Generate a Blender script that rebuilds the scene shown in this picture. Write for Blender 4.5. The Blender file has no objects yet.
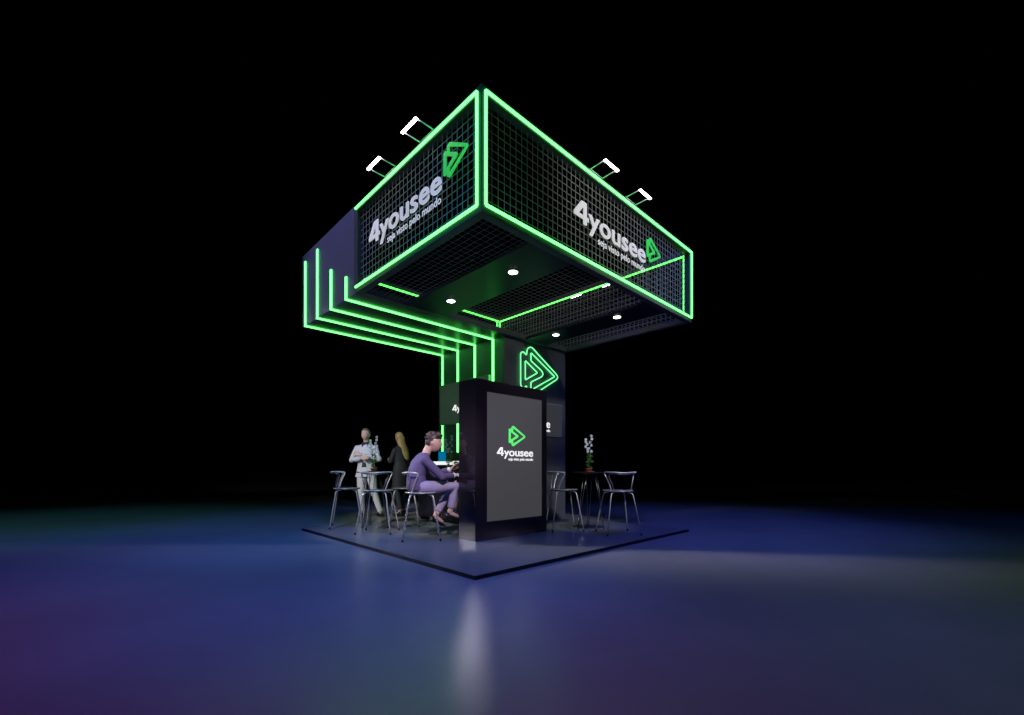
import bpy, bmesh, math, random
from mathutils import Vector, Matrix
random.seed(7)
PI = math.pi
C = bpy.context.scene.collection

# ------------------------------------------------------------------ camera
YAW = 0.8008
cam_d = bpy.data.cameras.new('camera'); cam = bpy.data.objects.new('camera', cam_d); C.objects.link(cam)
cam.location = (-2.5727, -3.1503, 1.032)
cam.rotation_euler = (PI/2, 0, YAW - PI/2)
cam_d.sensor_width = 36; cam_d.lens = 439.97/1024*36
cam_d.shift_x = (512-512.56)/1024
cam_d.shift_y = (468.37-357.5)/1024
cam_d.clip_end = 300
bpy.context.scene.camera = cam

# ------------------------------------------------------------------ world, exposure
sc = bpy.context.scene
sc.view_settings.view_transform = 'Standard'; sc.view_settings.look = 'None'
sc.view_settings.gamma = 1; sc.view_settings.exposure = 0
sc.view_settings.use_curve_mapping = False
w = bpy.data.worlds.new('dark_hall'); sc.world = w; w.use_nodes = True
w.node_tree.nodes['Background'].inputs[0].default_value = (0.2, 0.25, 0.5, 1)
w.node_tree.nodes['Background'].inputs[1].default_value = 0.0

# ------------------------------------------------------------------ hall lights and added fill spots (all overhead or well off to the sides)
def spot(name, loc, target, color, power, size_deg, blend=1.0, radius=0.5):
    d = bpy.data.lights.new(name, 'SPOT'); o = bpy.data.objects.new(name, d); C.objects.link(o)
    d.color = color; d.energy = power; d.spot_size = math.radians(size_deg); d.spot_blend = blend
    d.shadow_soft_size = radius
    o.location = loc
    o.rotation_euler = (Vector(target)-Vector(loc)).to_track_quat('-Z', 'Y').to_euler()
    return o
def area(name, loc, target, color, power, sx, sy):
    d = bpy.data.lights.new(name, 'AREA'); o = bpy.data.objects.new(name, d); C.objects.link(o)
    d.shape = 'RECTANGLE'; d.size = sx; d.size_y = sy; d.color = color; d.energy = power
    o.location = loc
    o.rotation_euler = (Vector(target)-Vector(loc)).to_track_quat('-Z', 'Y').to_euler()
    return o
FW = Vector((math.cos(YAW), math.sin(YAW), 0)); RT = Vector((math.sin(YAW), -math.cos(YAW), 0))
CAM0 = Vector((-2.5727, -3.1503, 0))
def hall(d, l, z=0):                      # a spot in the hall: metres ahead of and right of the visitor's stand-point
    return tuple(CAM0 + FW*d + RT*l + Vector((0, 0, z)))
# stage washes: overhead spots, each one lighting its own pool of floor.  (pool ahead, pool right, lamp ahead, lamp height, watts in red/green/blue, cone)
for pd, pl, ld, lz, rgb, cone in (
        (2.4, -1.6, 0.5, 7, (170, 1, 235), 54), (2.4, 1.5, 0.5, 7, (100, 70, 270), 54), (2.4, 4.2, 0.5, 7, (30, 85, 1), 54),
        (2.5, -4.4, 0.5, 7, (150, 20, 150), 40), (2.35, -0.65, 0.5, 6, (1, 85, 15), 20),  # the small green spot is added to boost the LED reflection on the floor
        (4.6, -6.0, 2.5, 7, (62, 82, 660), 54), (4.6, -1.5, 2.5, 7, (10, 190, 890), 54), (4.6, 2.0, 2.5, 7, (30, 30, 250), 54),
        (4.6, 6.0, 2.5, 7, (25, 60, 1), 54),
        (8.0, -8.5, 4.5, 8, (75, 270, 328), 58), (8.0, -3.0, 4.5, 8, (110, 200, 1000), 58), (8.0, 3.5, 4.5, 8, (110, 150, 1150), 58),
        (8.0, 8.5, 4.5, 8, (8, 20, 140), 58)):
    k = max(rgb); spot('stage_wash', hall(ld, pl*.92, lz), hall(pd, pl), [c/k for c in rgb], k, cone)
area('side_softbox_left', hall(7.9, -12.5, 5.7), hall(5.75, -0.55, 0.8), (0.95, 0.90, 1.0), 9, 1.6, 2.0).data.spread = math.radians(9)
area('side_softbox_right', hall(6.0, 12.3, 5.3), hall(6.0, 0.2, 1.5), (0.72, 0.62, 1.0), 4.0, 1.2, 1.3).data.spread = math.radians(12)
spot('canopy_fill_left', hall(0.0, -10.0, 6.5), hall(6.6, -1.6, 4.1), (1.0, 0.84, 1.0), 800, 20, 0.5, 0.3)  # added fill, lights the left mesh face and side wall
spot('canopy_fill_right', hall(-1.5, 6.0, 6.5), hall(6.2, 1.2, 4.1), (0.95, 0.92, 1.0), 1200, 22, 0.5, 0.3)  # added fill for the right mesh face
spot('fill_spot_on_guests', hall(-1.0, -7.5, 5.5), hall(9.2, -3.0, 1.3), (1.0, 0.98, 1.0), 3800, 13, 0.5, 0.25)  # added fill, lifts the standing pair
spot('fill_spot_on_sitter', hall(0.5, 0.2, 5.4), hall(6.15, -1.05, 1.1), (1.0, 0.84, 1.0), 1900, 11, 0.5, 0.2)  # added fill on the seated man's face and clothes
spot('fill_spot_on_left_chairs', hall(1.5, -2.6, 5.6), hall(7.1, -2.15, 0.6), (0.92, 0.95, 1.0), 700, 20, 0.6, 0.2)  # added fill, brightens the left chair legs
spot('fill_spot_on_right_table', hall(1.0, 3.6, 5.2), hall(7.0, 1.45, 1.0), (0.9, 0.92, 1.0), 1100, 14, 0.5, 0.2)  # added fill to whiten the flowers and lift the table

# ------------------------------------------------------------------ materials
MATS = {}
def mat(name, col, rough=0.5, metal=0.0, emit=None, strength=0.0, noise=0.0, nscale=30.0, bump=0.0, spec=0.5, alpha=None, trans=0.0):
    if name in MATS: return MATS[name]
    m = bpy.data.materials.new(name); m.use_nodes = True
    nt = m.node_tree; b = nt.nodes['Principled BSDF']
    b.inputs['Base Color'].default_value = (*col, 1); b.inputs['Roughness'].default_value = rough
    b.inputs['Metallic'].default_value = metal; b.inputs['Specular IOR Level'].default_value = spec
    b.inputs['Transmission Weight'].default_value = trans
    if emit: b.inputs['Emission Color'].default_value = (*emit, 1); b.inputs['Emission Strength'].default_value = strength
    if noise or bump:
        tc = nt.nodes.new('ShaderNodeTexCoord'); n = nt.nodes.new('ShaderNodeTexNoise')
        n.inputs['Scale'].default_value = nscale; n.inputs['Detail'].default_value = 5
        nt.links.new(tc.outputs['Object'], n.inputs['Vector'])
        if noise:
            r = nt.nodes.new('ShaderNodeMix'); r.data_type = 'RGBA'
            r.inputs[6].default_value = (*[c*(1-noise) for c in col], 1); r.inputs[7].default_value = (*[min(1, c*(1+noise)) for c in col], 1)
            nt.links.new(n.outputs['Fac'], r.inputs[0]); nt.links.new(r.outputs[2], b.inputs['Base Color'])
        if bump:
            bp = nt.nodes.new('ShaderNodeBump'); bp.inputs['Strength'].default_value = bump; bp.inputs['Distance'].default_value = 0.01
            nt.links.new(n.outputs['Fac'], bp.inputs['Height']); nt.links.new(bp.outputs['Normal'], b.inputs['Normal'])
    MATS[name] = m; return m

M_FLOOR = mat('polished_hall_floor', (0.30, 0.30, 0.32), 0.27, noise=0.18, nscale=0.9, bump=0.05, spec=0.4)
M_PLAT = mat('grey_platform_vinyl', (0.22, 0.22, 0.235), 0.30, noise=0.06, nscale=2.0, bump=0.02)
M_EDGE = mat('black_edge_trim', (0.006, 0.006, 0.008), 0.5)
M_FRAME = mat('charcoal_painted_frame', (0.075, 0.078, 0.075), 0.45, noise=0.1, nscale=8)
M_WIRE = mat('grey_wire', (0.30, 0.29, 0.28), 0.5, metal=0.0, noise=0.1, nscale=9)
M_WIRE2 = mat('shaded_grey_wire', (0.12, 0.12, 0.12), 0.5, noise=0.1, nscale=9)  # same wire for the underside, its shade put into the colour
M_SOFFIT = mat('dark_gloss_soffit', (0.024, 0.027, 0.027), 0.33, noise=0.08, nscale=3)
M_PANEL = mat('navy_ceiling_panel', (0.014, 0.019, 0.026), 0.36, noise=0.15, nscale=2.5, spec=0.2)
M_WALL = mat('slate_wall_panel', (0.13, 0.125, 0.145), 0.5, noise=0.05, nscale=2)
M_COLUMN = mat('slate_column_panel', (0.12, 0.125, 0.135), 0.42, noise=0.05, nscale=2)
M_LED = mat('green_led', (0.2, 0.8, 0.3), 0.4, emit=(0.105, 1.0, 0.14), strength=4.3, noise=0.02)
M_LEDIN = mat('green_led_inner', (0.2, 0.8, 0.3), 0.4, emit=(0.12, 1.0, 0.12), strength=3.2, noise=0.02)
M_NEON = mat('green_neon', (0.3, 0.8, 0.5), 0.4, emit=(0.17, 1.0, 0.33), strength=1.5, noise=0.02)
M_LAMP = mat('white_lamp', (1, 1, 1), 0.4, emit=(1.0, 0.98, 0.96), strength=14, noise=0.01)
M_WHITE = mat('white_painted_metal', (0.8, 0.8, 0.8), 0.4, noise=0.03)
M_DOWN = mat('white_downlight', (1, 1, 1), 0.4, emit=(1.0, 1.0, 0.98), strength=9, noise=0.01)
M_LETTER = mat('white_letter', (0.72, 0.72, 0.72), 0.5, emit=(1, 1, 1), strength=0.38, noise=0.02)  # faint glow stands in for flood light falling on the letters
M_ICON = mat('green_sign_face', (0.05, 0.6, 0.10), 0.45, emit=(0.05, 0.9, 0.11), strength=0.42, noise=0.1, nscale=3)
M_BLACK = mat('black_gloss_cabinet', (0.022, 0.018, 0.023), 0.04, noise=0.1, nscale=4)
M_SCREEN = mat('grey_lit_screen', (0.02, 0.02, 0.02), 0.5, emit=(0.049, 0.048, 0.052), strength=1, noise=0.02, spec=0.12)
M_SCRW = mat('white_screen_text', (0.5, 0.5, 0.5), 0.5, emit=(1, 1, 1), strength=0.9, noise=0.01)
M_SCRG = mat('green_screen_mark', (0.05, 0.5, 0.1), 0.5, emit=(0.09, 1.0, 0.16), strength=0.85, noise=0.01)
M_TV = mat('dim_dark_display', (0.02, 0.022, 0.026), 0.3, emit=(0.028, 0.030, 0.036), strength=1, noise=0.02)
M_TVG = mat('dark_green_display', (0.04, 0.07, 0.045), 0.35, emit=(0.018, 0.032, 0.022), strength=1, noise=0.02)
M_BEZEL = mat('thin_grey_bezel', (0.40, 0.40, 0.42), 0.4, metal=0.2, noise=0.05)
M_CHROME = mat('satin_chrome', (0.62, 0.60, 0.56), 0.36, metal=0.45, noise=0.04)
M_CHDARK = mat('dark_chrome', (0.28, 0.28, 0.28), 0.3, metal=1.0, noise=0.04)
M_SEAT = mat('dark_glossy_seat', (0.10, 0.11, 0.12), 0.22, metal=0.6, noise=0.08)
M_RUBBER = mat('black_rubber', (0.01, 0.01, 0.01), 0.7, noise=0.1)
M_TABLE = mat('black_glass_tabletop', (0.02, 0.02, 0.025), 0.12, noise=0.05)
M_TERRA = mat('terracotta_pot', (0.42, 0.13, 0.06), 0.6, noise=0.15, nscale=20)
M_SOIL = mat('dark_potting_soil', (0.03, 0.02, 0.012), 0.9, noise=0.3, nscale=60)
M_LEAF = mat('green_leaf', (0.10, 0.26, 0.04), 0.45, noise=0.35, nscale=30)
M_STEM = mat('green_stem', (0.09, 0.18, 0.05), 0.5, noise=0.2)
M_PETAL = mat('white_petal', (0.85, 0.86, 0.92), 0.5, noise=0.06, nscale=60)
M_COUNTER = mat('black_fluted_counter', (0.022, 0.024, 0.030), 0.35, noise=0.1)
M_LIT = mat('white_lit_strip', (0.8, 0.8, 0.8), 0.5, emit=(0.92, 1.0, 0.94), strength=0.95, noise=0.02)
M_BLUE = mat('bright_blue_display', (0.0, 0.1, 0.2), 0.4, emit=(0.0, 0.145, 0.30), strength=1.0, noise=0.02)
M_SKIN = mat('skin', (0.62, 0.40, 0.32), 0.5, noise=0.08, nscale=25)
M_SUIT = mat('pale_grey_suit', (0.60, 0.60, 0.62), 0.8, noise=0.08, nscale=18, bump=0.3)
M_SHIRT = mat('dark_navy_shirt', (0.012, 0.014, 0.03), 0.7, noise=0.1)
M_SHOE = mat('black_leather_shoe', (0.008, 0.008, 0.010), 0.35, noise=0.1)
M_HAIRG = mat('short_grey_brown_hair', (0.16, 0.12, 0.09), 0.6, noise=0.3, nscale=60)
M_HAIRB = mat('dark_brown_hair', (0.055, 0.028, 0.03), 0.5, noise=0.35, nscale=60)
M_HAIRL = mat('long_light_brown_hair', (0.30, 0.19, 0.07), 0.5, noise=0.4, nscale=50, bump=0.4)
M_COAT = mat('black_coat', (0.012, 0.013, 0.018), 0.75, noise=0.15, nscale=20, bump=0.3)
M_SWEAT = mat('slate_violet_sweater', (0.105, 0.08, 0.175), 0.85, noise=0.12, nscale=22, bump=0.4)
M_JEANS = mat('faded_pale_jeans', (0.30, 0.265, 0.40), 0.85, noise=0.18, nscale=14, bump=0.4)
M_DKEY = mat('dark_eye', (0.01, 0.008, 0.008), 0.3, noise=0.1)
M_LIP = mat('lip', (0.42, 0.18, 0.16), 0.5, noise=0.1)
M_CUFF = mat('white_cuff', (0.75, 0.75, 0.80), 0.7, noise=0.05)
M_PLUM = mat('dark_plum_dress', (0.05, 0.03, 0.06), 0.8, noise=0.1)

# ------------------------------------------------------------------ helpers
def thing(name, label, cat, loc=(0, 0, 0), rotz=0, group=None):
    o = bpy.data.objects.new(name, None); C.objects.link(o)
    o.empty_display_size = 0.1
    o.location = loc; o.rotation_euler = (0, 0, rotz); o['label'] = label; o['category'] = cat
    if group: o['group'] = group
    return o
def obj(name, bm, m, parent=None, smooth=False, label=None):
    me = bpy.data.meshes.new(name)
    if isinstance(bm, bmesh.types.BMesh):
        bmesh.ops.recalc_face_normals(bm, faces=bm.faces)
        bm.to_mesh(me); bm.free()
    else: me = bm; me.name = name
    o = bpy.data.objects.new(name, me); C.objects.link(o)
    if m and not len(me.materials): me.materials.append(m)
    if parent: o.parent = parent
    if smooth:
        for p in me.polygons: p.use_smooth = True
    if label: o['label'] = label
    return o
def tag(o, label, cat, group=None):
    o['label'] = label; o['category'] = cat
    if group: o['group'] = group
    return o
def struct(o): o['kind'] = 'structure'; return o
def box(bm, a, b, bev=0.0):
    x0, y0, z0 = a; x1, y1, z1 = b
    v = [bm.verts.new(p) for p in ((x0,y0,z0),(x1,y0,z0),(x1,y1,z0),(x0,y1,z0),(x0,y0,z1),(x1,y0,z1),(x1,y1,z1),(x0,y1,z1))]
    fs = [bm.faces.new([v[i] for i in q]) for q in ((0,3,2,1),(4,5,6,7),(0,1,5,4),(1,2,6,5),(2,3,7,6),(3,0,4,7))]
    if bev:
        bmesh.ops.bevel(bm, geom=list({e for f in fs for e in f.edges}), offset=bev, segments=2, affect='EDGES', profile=0.6)
def boxbm(a, b, bev=0.0):
    bm = bmesh.new(); box(bm, a, b, bev); return bm
def tube(bm, pts, r, n=8, closed=False, ell=None, caps=True):
    """round (or elliptical: ell = list of (rx, ry)) tube along points"""
    P = [Vector(p) for p in pts]; k = len(P)
    rs = r if isinstance(r, (list, tuple)) else [r]*k
    rings = []; up = None
    for i in range(k):
        if closed: t = (P[(i+1) % k]-P[i-1])
        else: t = P[min(i+1, k-1)]-P[max(i-1, 0)]
        t.normalize()
        if up is None:
            up = Vector((0, 1, 0)) if abs(t.z) > 0.7 else Vector((0, 0, 1))
        s = t.cross(up)
        if s.length < 1e-4: s = t.cross(Vector((1, 0, 0)))
        s.normalize(); up = s.cross(t).normalized()
        rx, ry = ell[i] if ell else (rs[i], rs[i])
        rings.append([bm.verts.new(P[i] + s*rx*math.cos(2*PI*j/n) + up*ry*math.sin(2*PI*j/n)) for j in range(n)])
    m = k if closed else k-1
    for i in range(m):
        a, b = rings[i], rings[(i+1) % k]
        for j in range(n): bm.faces.new((a[j], a[(j+1) % n], b[(j+1) % n], b[j]))
    if caps and not closed:
        bm.faces.new(rings[0][::-1]); bm.faces.new(rings[-1])
def tubebm(*a, **k):
    bm = bmesh.new(); tube(bm, *a, **k); return bm
def lathe(bm, prof, cx=0, cy=0, n=24):
    rings = []
    for r, z in prof:
        rings.append([bm.verts.new((cx+max(r, 1e-4)*math.cos(2*PI*j/n), cy+max(r, 1e-4)*math.sin(2*PI*j/n), z)) for j in range(n)])
    for a, b in zip(rings, rings[1:]):
        for j in range(n): bm.faces.new((a[j], a[(j+1) % n], b[(j+1) % n], b[j]))
    bm.faces.new(rings[0][::-1]); bm.faces.new(rings[-1])
def ellipsoid(bm, c, r, seg=12, rings=8, rot=None):
    M = Matrix.Translation(Vector(c)) @ (rot.to_4x4() if rot else Matrix()) @ Matrix.Diagonal((r[0], r[1], r[2], 1))
    bmesh.ops.create_uvsphere(bm, u_segments=seg, v_segments=rings, radius=1, matrix=M)
def bez(pts, n=8):
    """smooth open curve through points (Catmull-Rom)"""
    P = [Vector(p) for p in pts]; P = [P[0]*2-P[1]] + P + [P[-1]*2-P[-2]]
    out = []
    for i in range(1, len(P)-2):
        for k in range(n):
            t = k/n; a, b, c, d = P[i-1], P[i], P[i+1], P[i+2]
            out.append(0.5*((2*b)+(c-a)*t+(2*a-5*b+4*c-d)*t*t+(3*b-a-3*c+d)*t**3))
    out.append(P[-2]); return out
def copy_tree(o, parent=None):
    c = o.copy(); C.objects.link(c)
    if parent: c.parent = parent
    for ch in [x for x in bpy.data.objects if x.parent == o]: copy_tree(ch, c)
    return c
def to_frame(me, origin, ax, ay):
    az = Vector(ax).cross(Vector(ay))
    M = Matrix((Vector(ax), Vector(ay), az)).transposed().to_4x4(); M.translation = Vector(origin)
    me.transform(M)
def text_mesh(s, width, height_ref, bold=0.0, depth=0.01, spacing=1.0):
    """text whose box starts at x=0, baseline y=0, is `width` wide; '4'/cap height is height_ref"""
    cu = bpy.data.curves.new('text', 'FONT'); cu.body = s; cu.size = 1; cu.offset = bold; cu.space_character = spacing
    cu.extrude = 0.5; cu.resolution_u = 4
    if s[0] == '4': cu.body = s[1:]
    o = bpy.data.objects.new('text', cu); C.objects.link(o)
    me = bpy.data.meshes.new_from_object(o.evaluated_get(bpy.context.evaluated_depsgraph_get()))
    bpy.data.objects.remove(o); bpy.data.curves.remove(cu)
    if s[0] == '4':                        # the open bold figure four, drawn with its own triangular counter
        cu = bpy.data.curves.new('four', 'CURVE'); cu.dimensions = '2D'; cu.fill_mode = 'BOTH'; cu.extrude = 0.5
        for poly in ([(.385,0),(.385,.155),(.0,.155),(.0,.265),(.30,.735),(.515,.735),(.515,.275),(.60,.275),(.60,.155),(.515,.155),(.515,0)],
                     [(.385,.275),(.385,.57),(.185,.275)]):
            sp = cu.splines.new('POLY'); sp.points.add(len(poly)-1); sp.use_cyclic_u = True
            for p, (x, y) in zip(sp.points, poly): p.co = (x, y, 0, 1)
        o = bpy.data.objects.new('four', cu); C.objects.link(o)
        m4 = bpy.data.meshes.new_from_object(o.evaluated_get(bpy.context.evaluated_depsgraph_get()))
        bpy.data.objects.remove(o); bpy.data.curves.remove(cu)
        x0 = min(v.co.x for v in me.vertices)
        for v in me.vertices: v.co.x += .61-x0
        bm = bmesh.new(); bm.from_mesh(me); bm.from_mesh(m4); bm.to_mesh(me); bm.free(); bpy.data.meshes.remove(m4)
    xs = [v.co.x for v in me.vertices]; x0, x1 = min(xs), max(xs)
    for v in me.vertices:
        v.co.x = (v.co.x-x0)/(x1-x0)*width; v.co.y = v.co.y/0.728*height_ref; v.co.z *= depth
    me.materials.clear()
    return me
def add_words(me, base, m, parent, loc=None, lab=None):
    """the tagline as one small mesh per word (words found by the gaps between letters)"""
    bm = bmesh.new(); bm.from_mesh(me)
    xs = sorted(set(round(v.co.x, 5) for v in bm.verts)); W = xs[-1]-xs[0]
    gaps = sorted(((b-a, (a+b)/2) for a, b in zip(xs, xs[1:])), reverse=True)[:3]
    cuts = [xs[0]-1]+sorted(g[1] for g in gaps)+[xs[-1]+1]; bm.free(); out = []
    for a, b in zip(cuts, cuts[1:]):
        bm = bmesh.new(); bm.from_mesh(me)
        bmesh.ops.delete(bm, geom=[v for v in bm.verts if not a < v.co.x < b], context='VERTS')
        out.append(bm)
    return out
def place_words(me, origin, ax, ay, m, parent, loc=None, lab=None):
    for bm in add_words(me, None, m, parent):
        w_ = bpy.data.meshes.new('tagline_word'); bm.to_mesh(w_); bm.free()
        to_frame(w_, origin, ax, ay); o = obj('tagline_word', w_, m, parent, label=lab)
        if loc is not None: o.location = loc
ICON_A = [(0,.25),(.006,.278),(.028,.300),(.07,.310),(.108,.300),(.147,.266),(.158,.34),(.175,.385),(.21,.415),(.25,.430),(.30,.425),(.345,.398),
          (.65,.225),(.925,.070),(.975,.038),(.997,0)]
ICON_A = ICON_A + [(x, -y) for x, y in ICON_A[-2::-1]]
ICON_B = [(.117,.171),(.432,0),(.117,-.171)]
ICON_C = [(.259,.334),(.908,0),(.259,-.334),(.262,-.190),(.545,-.055),(.585,0),(.545,.055),(.262,.190)]
def icon_mesh(size, depth):
    cu = bpy.data.curves.new('icon', 'CURVE'); cu.dimensions = '2D'; cu.fill_mode = 'BOTH'; cu.extrude = 0.5
    for poly in (ICON_A, ICON_B, ICON_C):
        s = cu.splines.new('POLY'); s.points.add(len(poly)-1); s.use_cyclic_u = True
        for p, (x, y) in zip(s.points, poly): p.co = (x*size, y*size, 0, 1)
    o = bpy.data.objects.new('icon', cu); C.objects.link(o)
    me = bpy.data.meshes.new_from_object(o.evaluated_get(bpy.context.evaluated_depsgraph_get()))
    bpy.data.objects.remove(o); bpy.data.curves.remove(cu)
    for v in me.vertices: v.co.z *= depth
    me.materials.clear()
    return me

# ------------------------------------------------------------------ setting: the hall floor
bm = bmesh.new(); box(bm, (-45, -45, -0.10), (60, 60, 0.0))
struct(obj('floor', bm, M_FLOOR))

# ------------------------------------------------------------------ stand platform
PZ = 0.0386
t = thing('stand_platform', 'low square grey platform with black edge that carries the whole exhibition stand', 'platform', (2.245, 2.26, 0))
PX, PY = 4.49, 4.52
obj('deck', boxbm((-PX/2+.012, -PY/2+.012, 0.003), (PX/2-.012, PY/2-.012, PZ)), M_PLAT, t)
bm = bmesh.new()
for a, b in (((-PX/2, -PY/2, 0), (PX/2, -PY/2+.012, PZ-.001)), ((-PX/2, PY/2-.012, 0), (PX/2, PY/2, PZ-.001)),
             ((-PX/2, -PY/2+.012, 0), (-PX/2+.012, PY/2-.012, PZ-.001)), ((PX/2-.012, -PY/2+.012, 0), (PX/2, PY/2-.012, PZ-.001))): box(bm, a, b)
obj('edge_trim', bm, M_EDGE, t)

# ------------------------------------------------------------------ column, soffit arm and mesh canopy (one built structure)
X0, X1, Y0, Y1, Z0, Z1 = -0.03, 4.30, -0.13, 4.40, 3.333, 4.487
LX, LY = 2.634, 2.425
can = thing('mesh_canopy_stand', 'big square wire mesh canopy outlined in green light, carried by one dark column', 'exhibition canopy', (0, 0, PZ))
can_in = can
def part(name, bm, m, smooth=False, label=None):
    o = obj(name, bm, m, None, smooth, label); o.parent = can; o.location = (0, 0, -PZ); return o
part('column', boxbm((LX, LY, PZ), (X1, Y1-.002, Z0), 0.004), M_COLUMN)
part('soffit', boxbm((X0+.0995, LY, Z0), (X1, Y1, Z0+.07)), M_SOFFIT)
part('side_wall', boxbm((X0, 2.47, Z0), (X0+.10, Y1, Z1)), M_WALL)
part('back_wall', boxbm((X0+.10, Y1-.05, Z0+.07), (X0+.30, Y1, Z1)), M_WALL)
B = 0.085
def beam(a, b): part('frame_beam', boxbm(a, b, 0.004), M_FRAME)
beam((X0, Y0, Z0), (X0+B, Y0+B, Z1)); beam((X1-B, Y0, Z0), (X1, Y0+B, Z1))
beam((X0, 2.385, Z0), (X0+B, 2.468, Z1)); beam((X1-B, Y1-B, Z0+.07), (X1, Y1, Z1))
for z0, z1 in ((Z0, Z0+B), (Z1-B, Z1)):
    beam((X0+B, Y0, z0), (X1-B, Y0+B, z1))
    beam((X0, Y0+B, z0), (X0+B, 2.385, z1))
    ye = Y1-B if z0 > 4 else LY-.001
    beam((X1-B, Y0+B, z0), (X1, ye, z1))
beam((X0+.3, Y1-B, Z1-B), (X1-B, Y1, Z1))
beam((X0+B, LY-.09, Z0), (X1-B, LY-.001, Z0+B))
# mesh panels
def grid(plane, u0, u1, v0, v1, c, du, dv, r=0.0032):
    bm = bmesh.new()
    nu = round((u1-u0)/du); nv = round((v1-v0)/dv)
    def bar(ua, va, ub, vb, off):
        if plane == 'x': a, b = (c+off-r, ua, va), (c+off+r, ub, vb)
        elif plane == 'y': a, b = (ua, c+off-r, va), (ub, c+off+r, vb)
        else: a, b = (ua, va, c+off-r), (ub, vb, c+off+r)
        box(bm, a, b)
    for i in range(1, nu):
        u = u0+(u1-u0)*i/nu; bar(u-r, v0, u+r, v1, 0)
    for i in range(1, nv):
        v = v0+(v1-v0)*i/nv; bar(u0, v-r, u1, v+r, 2*r)
    return bm
e = B
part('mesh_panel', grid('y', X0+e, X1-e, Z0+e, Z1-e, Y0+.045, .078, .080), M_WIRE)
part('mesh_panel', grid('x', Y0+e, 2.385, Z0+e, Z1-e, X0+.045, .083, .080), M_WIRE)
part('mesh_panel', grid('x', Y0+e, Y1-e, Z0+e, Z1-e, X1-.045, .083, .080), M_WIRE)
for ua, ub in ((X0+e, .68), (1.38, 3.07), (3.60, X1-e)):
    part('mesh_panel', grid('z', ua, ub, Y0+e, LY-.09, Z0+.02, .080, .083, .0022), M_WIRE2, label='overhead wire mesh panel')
for ua, ub in ((.68, 1.38), (3.07, 3.60)):
    part('ceiling_panel', boxbm((ua, Y0+e-.002, Z0+.004), (ub, LY-.088, Z0+.05), 0.004), M_PANEL)
for x, y in ((1.02, .547), (1.03, 1.781), (3.225, .546), (3.237, 1.77)):
    bm = bmesh.new(); lathe(bm, [(.058, Z0-.004), (.064, Z0-.003), (.064, Z0+.006)], x, y, 28)
    o = part('downlight', bm, M_BEZEL)
    bm = bmesh.new(); lathe(bm, [(.054, Z0-.0065), (.055, Z0-.002)], x, y, 28)
    obj('lens', bm, M_DOWN, o)
# light strips round the three mesh faces
R = 0.0145
def strip(pts, r=R, m=M_LED, name='light_strip'): part(name, tubebm(pts, r, 8), m, True)
yi, xi = Y0+.06, X0+.045
zt, zb = Z1-.05, Z0+.075
sy = Y0-.006; sx = X0-.006
for p in (((X0+.045, sy, zb), (X0+.045, sy, zt)), ((X1-.012, sy, zb), (X1-.012, sy, zt)), ((X0+.045, sy, zt), (X1-.012, sy, zt)), ((X0+.045, sy, zb), (X1-.012, sy, zb)),
          ((sx, yi, zb), (sx, yi, zt)), ((sx, yi, zt), (sx, 2.425, zt)), ((sx, yi, zb), (sx, 2.425, zb))):
    strip(p)
xr = X1-.005
for p in (((xr+.004, Y0+.055, zb), (xr+.004, Y0+.055, zt)),): strip(p)
xr2 = X1-B-.006
for p in (((xr2+.03, Y0+B+.012, Z0+.13), (xr2+.03, Y0+B+.012, 4.42)), ((xr2+.03, Y0+B, 4.395), (xr2+.03, Y1-B-.02, 4.395)), ((xr2+.03, Y1-B-.02, 3.45), (xr2+.03, Y1-B-.02, 4.395)),
          ((.35, Y1-B-.012, 4.395), (X1-B-.02, Y1-B-.012, 4.395)), ((X1-B-.05, Y1-B-.012, 3.45), (X1-B-.05, Y1-B-.012, 4.395))):
    strip(p, .017, M_LEDIN)
# four light lines that run down the side wall, under the soffit and down the column
LED = ((4.257, 4.36, 1.345), (3.745, 4.375, 1.345), (3.222, 3.896, .6), (2.712, 3.632, .6))
for y, ztop, zbot in LED:
    w_ = .020
    bm = bmesh.new()
    box(bm, (X0-.018, y-w_, Z0-.018), (X0+.0, y+w_, ztop), .003)
    o = part('light_line', bm, M_LED, label='green light line on the side wall')
    o = part('light_line', boxbm((X0, y-w_, Z0-.018), (LX, y+w_, Z0), .003), M_LED, label='green light line under the soffit')
    o = part('light_line', boxbm((LX-.018, y-w_, zbot), (LX, y+w_, Z0-.018), .003), M_LED, label='green light line down the column')

# ------------------------------------------------------------------ flood lights on arms
def flood(label, base, ax, out, length):
    """base: middle of the lamp on the frame's top edge; ax: unit vector along the edge; out: unit vector away from the stand"""
    t = thing('arm_flood_light', label, 'flood light', base, 0, 'white flood lights on arms along the canopy edge')
    ax = Vector(ax); out = Vector(out); up = Vector((0, 0, 1))
    h = length/2
    def p(a, o, z): return tuple(ax*a+out*o+up*z)
    reach = 0.200
    for s in (-1, 1):
        obj('arm', tubebm([p(s*h, -.01, .006), p(s*h, reach, .010)], .0065, 6), M_WHITE, t, True)
    obj('base_bar', tubebm([p(-h-.01, 0, .007), p(h+.01, 0, .007)], .006, 6), M_WHITE, t, True)
    def slab(o0, o1, z0, z1, g=0.0):
        a = Vector(p(-h-.015+g, o0, z0)); b = Vector(p(h+.015-g, o1, z1))
        return boxbm(tuple(min(a[i], b[i]) for i in range(3)), tuple(max(a[i], b[i]) for i in range(3)), .003)
    obj('lamp_head', slab(reach-.006, reach+.020, .004, .016), M_BEZEL, t)
    obj('diffuser', slab(reach-.009, reach+.023, -.003, .005, -.002), M_LAMP, t)
    return t
flood('left canopy flood light on arms, nearer the tall front corner', (X0+.005, .762, Z1), (0, 1, 0), (-1, 0, 0), .247)
flood('left canopy flood light on arms, farther from the front corner', (X0+.005, 1.528, Z1), (0, 1, 0), (-1, 0, 0), .255)
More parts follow.
